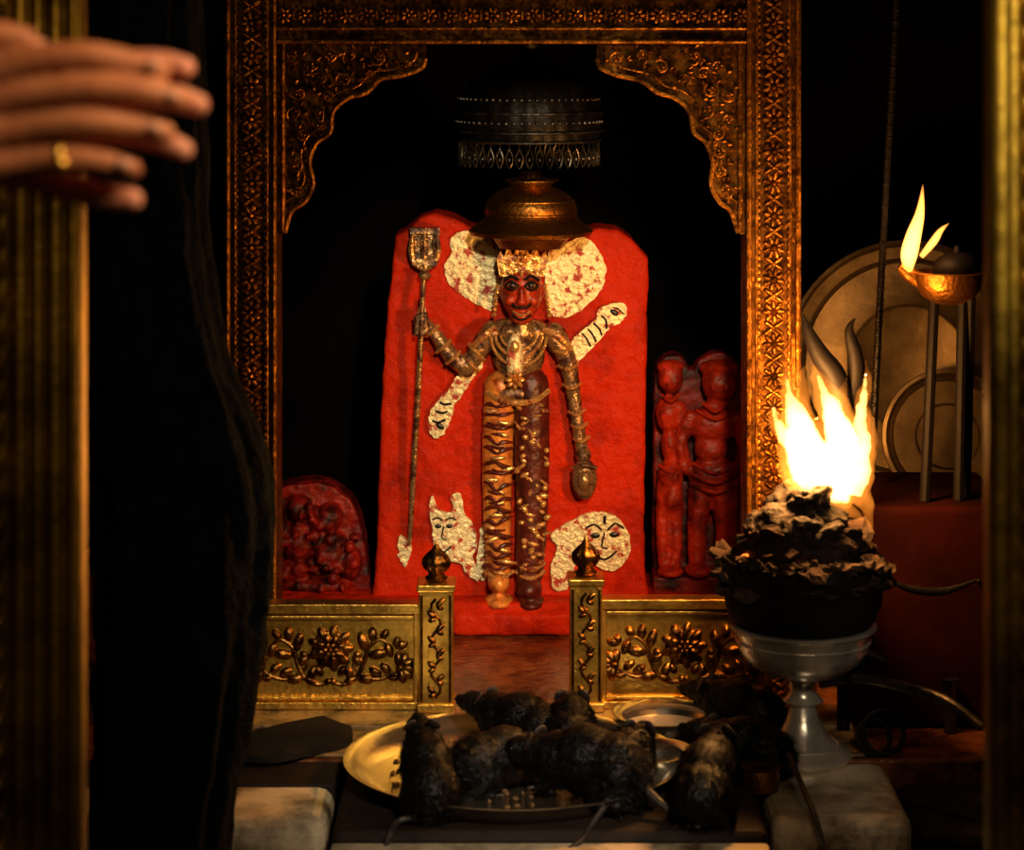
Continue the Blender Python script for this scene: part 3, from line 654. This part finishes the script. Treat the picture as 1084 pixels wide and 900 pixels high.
# ------------------------------------------------------------ rats
def rat(i,px,py,d,head,pitch,s,z=None,tail=None,curl=0):
    nm='black_rat' if i==0 else 'black_rat.%03d'%i
    g=group(nm)
    base=P(px,py,d)
    if z is not None: base.z=z
    M=Euler((0,0,head)).to_matrix()@Euler((0,-pitch,0)).to_matrix()
    def T(x,y,z_): return base+M@(Vector((x,y,z_))*s)
    mb=MB()
    def E(c,r,rot=None): mb.ell(T(*c),tuple(a*s for a in r),M if rot is None else M@rot,16,10)
    E((-.032,0,.037),(.040,.036,.039)); E((0,curl*.004,.039),(.042,.034,.039)); E((.030,curl*.008,.033),(.032,.029,.031))
    E((.052,curl*.012,.034),(.024,.021,.022)); E((.072,curl*.016,.033),(.022,.0165,.0165)); E((.089,curl*.02,.028),(.016,.0095,.010)); E((.100,curl*.022,.026),(.006,.005,.005))
    for sy in (-1,1):
        E((-.034,sy*.024,.024),(.026,.014,.024)); mb.limb([T(-.045,sy*.028,.014),T(-.052,sy*.030,.006),T(-.030,sy*.032,.003)],[.008*s,.005*s,.004*s])
        mb.limb([T(.036,sy*.018,.022),T(.034,sy*.022,.010),T(.046,sy*.021,.003)],[.009*s,.006*s,.004*s])
    body=mb.build('body',FUR,remesh=.0026,sm=3,disp=.0012,dsc=80,parent=g)
    me=body.data; fm=MB(); polys=me.polygons; back=M@Vector((-1,0,-.1))
    for _ in range(10000):
        p=polys[random.randrange(len(polys))]; nn=Vector(p.normal); c=Vector(p.center)
        if abs(nn.dot(back))>.985: continue
        loc=M.transposed()@(c-base)
        w_=noise.noise_vector(c*110)
        lscale=.55 if loc.x>.065*s else 1.0
        dr=(nn*.42+back*.9+w_*.7+Vector((random.uniform(-.15,.15),random.uniform(-.15,.15),random.uniform(-.15,.15)))).normalized()
        sd=nn.cross(dr)
        if sd.length<1e-4: continue
        sd=sd.normalized()*.00055; L=random.uniform(.006,.012)*s*lscale
        b_=len(fm.v); fm.v+= [c-sd-nn*.001,c+sd-nn*.001,c+dr*L]; fm.f.append((b_,b_+1,b_+2))
    me2=bpy.data.meshes.new('fur'); me2.from_pydata([tuple(v) for v in fm.v],[],fm.f); o=bpy.data.objects.new('fur',me2); me2.materials.append(FUR); COL.objects.link(o); o.parent=g
    mb=MB()
    for sy in (-1,1):
        R=M@Euler((0,-.3,sy*.5)).to_matrix()
        mb.ell(T(.062,curl*.014+sy*.015,.050),(.003*s,.0095*s,.011*s),R,12,8)
        for t in range(3):
            mb.tube([T(.046,sy*.021,.003),T(.053,sy*(.018+t*.003),.002)],.0013*s,5)
            mb.tube([T(-.03,sy*.032,.003),T(-.018,sy*(.029+t*.003),.002)],.0015*s,5)
    mb.ell(T(.105,curl*.022,.026),.0026*s,None,8,6)
    sg=1 if i%2 else -1
    tl=[T(-.066,0,.026),T(-.11,.012,.012),T(-.15,.02*sg,.006),T(-.19,.05*sg,.004)]
    if tail: tl=[T(-.066,0,.026)]+list(tail)
    mb.tube(tl,[.0055*s]+[.0042*s]*(len(tl)-2)+[.0012*s],8,5)
    mb.build('ears_feet_tail',RSKIN,parent=g)
    mb=MB()
    for sy in (-1,1): mb.ell(T(.080,curl*.018+sy*.0135,.037),.003*s,None,10,8)
    mb.build('eyes',EYE,parent=g)
ZP=.458
rat(0,450,838,3.47,1.75,.50,1.12,z=.475,tail=[P(425,868,3.40),P(412,885,3.37),P(405,915,3.36)])
rat(1,545,800,3.70,2.5,.25,1.15,z=.463)
rat(2,536,815,3.55,.4,.1,1.1,z=ZP)
rat(3,604,800,3.68,1.5,.2,1.15,z=.463)
rat(4,618,830,3.49,2.7,.12,1.3,z=.463,curl=.5)
rat(5,666,820,3.50,1.2,.28,1.05,z=.475)
rat(6,778,772,3.83,2.5,.2,1.05,z=.457)
rat(7,752,850,3.46,1.3,.42,1.2,z=.465,tail=[P(735,880,3.40),P(738,900,3.37),P(745,925,3.36)])
rat(8,784,800,3.64,2.6,.2,1.05,z=.451,tail=[P(835,800,3.55),P(848,830,3.46),P(862,862,3.41),P(876,905,3.38)])
# ------------------------------------------------------------ worshipper
g=group('praying_worshipper')
dh=1.6; kh=dh/F
def hp(px,py,off=0): 
    v=P(px,py+6,dh); v.y+=off; return v
mb=MB()
def fing(pts,r,off): mb.limb([hp(a,b,off+o) for a,b,o in pts],[x*kh for x in r],5,14)
near=-.012
fing([(-10,72,0),(38,58,-.004),(95,53,-.004),(140,60,0),(172,68,.004)],[20,17,16,14.5,12],near)
fing([(-15,104,0),(40,92,-.004),(108,86,-.006),(160,91,-.002),(192,99,.003)],[20,17.5,16.5,15,12],near)
fing([(-15,138,0),(35,128,-.002),(96,122,-.005),(140,126,0),(176,134,.004)],[20,17.5,16.5,14.5,12],near)
fing([(-20,170,0),(25,164,0),(70,160,-.002),(110,164,0),(142,172,.004)],[18,16.5,15.5,14,11],near)
mb.ell(hp(-45,120,near+.002),(78*kh,.015,60*kh),None,20,12)
mb.limb([hp(-90,70,near),hp(-45,42,near-.002),(hp(0,30,near)),hp(30,34,near+.004)],[22*kh,19*kh,15*kh,12*kh])
mb.limb([hp(-90,120,near),hp(-160,130,near-.01),hp(-330,190,-.09),hp(-480,250,-.14)],[.030,.027,.036,.042])
mb.build('near_hand_and_forearm',SKIN,remesh=.0018,sm=2,parent=g)
mb=MB(); far=.020
fing([(-10,78,0),(60,68,0),(130,62,.002),(168,62,0),(192,66,-.004)],[18,16,15,14,12],far)
fing([(-15,112,0),(60,102,0),(130,96,.002),(178,98,0),(206,106,-.004)],[18,17,16,15,12.5],far)
fing([(-15,146,0),(50,138,0),(115,136,.002),(160,143,0),(190,154,-.004)],[17,16.5,16,14,12],far)
fing([(-20,178,0),(30,184,-.004),(70,194,-.008),(105,202,-.012),(138,206,-.014)],[18,17,16,14.5,12.5],far)
mb.ell(hp(-45,130,far+.002),(78*kh,.015,60*kh),None,20,12)
mb.limb([hp(-90,80,far),hp(-45,55,far),hp(0,40,far),hp(34,46,far)],[22*kh,19*kh,15*kh,12*kh])
mb.limb([hp(-90,128,far),hp(-160,140,far+.015),hp(-330,195,.11),hp(-480,255,.17)],[.030,.027,.036,.042])
mb.build('far_hand_and_forearm',TIPS,remesh=.0018,sm=2,parent=g)
mb=MB()
for a,b,o in ((166,62,-.006),(186,94,-.006),(168,128,-.006),(135,166,-.006)): mb.ell(hp(a,b,near+o),(9*kh,.003,6.5*kh),Matrix.Rotation(.12,3,'Y'),12,8)
mb.build('fingernails',NAIL,parent=g)
mb=MB(); c=hp(70,160,near-.002)
mb.tube([c+Vector((0,16.5*kh*math.cos(t*.2618),16.5*kh*math.sin(t*.2618))) for t in range(25)],.0024,8); mb.ell(c+Vector((0,-17*kh,-.004)),(.006,.004,.006))
mb.build('gold_ring',BRASSG,parent=g)
bx,by=-.84,-2.39
mb=MB()
mb.limb([(bx,by,.78),(bx-.01,by,.95),(bx+.01,by,1.15),(bx,by,1.30)],[.15,.14,.16,.13])
mb.limb([(bx,by-.17,1.36),(bx,by,1.39),(bx,by+.17,1.36)],[.06,.075,.06])
for s,o in ((-1,-.14),(1,.17)):
    e=hp(-480,252,o); mb.limb([(bx,by+s*.18,1.35),(bx+.02,by+s*.20,1.24),tuple((Vector((bx+.04,by+s*.2,1.2))+e)/2),tuple(e),tuple(hp(-400,218,o*.85))],[.062,.056,.054,.052,.048])
mb.limb([(bx,by,.85),(bx,by,.62)],[.165,.185])
mb.build('kurta',KURTA,remesh=.008,sm=6,parent=g)
mb=MB()
for s in (-1,1): mb.limb([(bx,by+s*.085,.80),(bx+.01,by+s*.09,.45),(bx-.01,by+s*.09,.10)],[.085,.065,.055])
mb.build('trousers',TROUS,remesh=.008,sm=3,parent=g)
mb=MB()
for s in (-1,1):
    mb.limb([(bx-.01,by+s*.09,.12),(bx-.015,by+s*.09,.05)],[.035,.036]); mb.limb([(bx-.03,by+s*.09,.034),(bx+.08,by+s*.095,.028),(bx+.16,by+s*.10,.018)],[.033,.034,.017])
mb.build('feet',SKIN,remesh=.006,sm=3,parent=g)
mb=MB()
mb.limb([(bx,by,1.38),(bx+.02,by,1.48)],[.055,.052]); mb.ell((bx+.02,by,1.585),(.092,.074,.105),None,20,14); mb.ell((bx+.055,by,1.53),(.055,.052,.055),None,16,10)
mb.limb([(bx+.108,by,1.60),(bx+.128,by,1.565)],[.008,.014]); mb.ell((bx+.10,by,1.525),(.014,.024,.008)); mb.ell((bx+.10,by,1.513),(.013,.02,.007)); mb.ell((bx+.095,by,1.49),(.02,.022,.018))
for s in (-1,1): mb.ell((bx+.01,by+s*.076,1.57),(.02,.009,.032)); mb.ell((bx+.10,by+s*.03,1.607),(.012,.022,.007))
mb.build('head',SKIN,remesh=.004,sm=3,parent=g)
mb=MB(); mb.ell((bx-.005,by,1.615),(.092,.082,.095),None,20,14); mb.build('hair',HAIR,remesh=.005,sm=1,disp=.003,dsc=60,parent=g)
mb=MB()
for s in (-1,1): mb.ell((bx+.104,by+s*.03,1.59),(.008,.011,.007))
mb.build('eyes',EYE,parent=g)
# ------------------------------------------------------------ lights
def light(name,typ,loc,energy,col,target=None,**kw):
    L=bpy.data.lights.new(name,typ); L.energy=energy; L.color=col
    for a,b in kw.items(): setattr(L,a,b)
    o=bpy.data.objects.new(name,L); o.location=loc; COL.objects.link(o)
    if target is not None: o.rotation_euler=(Vector(target)-Vector(loc)).to_track_quat('-Z','Y').to_euler()
    return o
light('idol_spotlight','SPOT',(.30,-3.0,2.12),300,(1,.80,.50),(.03,.5,.94),spot_size=math.radians(16),spot_blend=.8,shadow_soft_size=.06)
light('offering_spotlight','SPOT',(.55,-3.0,2.2),280,(1,.84,.60),(.02,-.22,.52),spot_size=math.radians(19),spot_blend=.8,shadow_soft_size=.14)
light('hall_fill_light','POINT',(.3,-2.9,2.1),17,(1,.72,.42),shadow_soft_size=.12)  # unseen fill, added for reflections in the metal
light('fire_light','POINT',(cx+.0,cy+.01,.95),22,(1,.42,.10),shadow_soft_size=.045)
light('oil_lamp_light','POINT',tuple(P(969,232,3.88)+Vector((0,-.02,.0))),1.2,(1,.45,.15),shadow_soft_size=.015)
light('hand_fill_light','POINT',(.05,-2.50,1.70),4.5,(1,.62,.30),shadow_soft_size=.05)  # unseen fill, added above the view to light the hands
w=bpy.data.worlds.new('night'); SC.world=w; w.use_nodes=True; w.node_tree.nodes['Background'].inputs[0].default_value=(.02,.016,.014,1); w.node_tree.nodes['Background'].inputs[1].default_value=.15
cam=bpy.data.cameras.new('camera'); co=bpy.data.objects.new('camera',cam); COL.objects.link(co)
co.location=(0,-4,ZC); co.rotation_euler=(math.pi/2,0,0); cam.lens=36*F/1084; cam.sensor_width=36; cam.shift_y=-440/1084; cam.clip_start=.05
cam.dof.use_dof=True; cam.dof.focus_distance=4.2; cam.dof.aperture_fstop=cam.lens/15
SC.camera=co
SC.view_settings.view_transform='Standard'
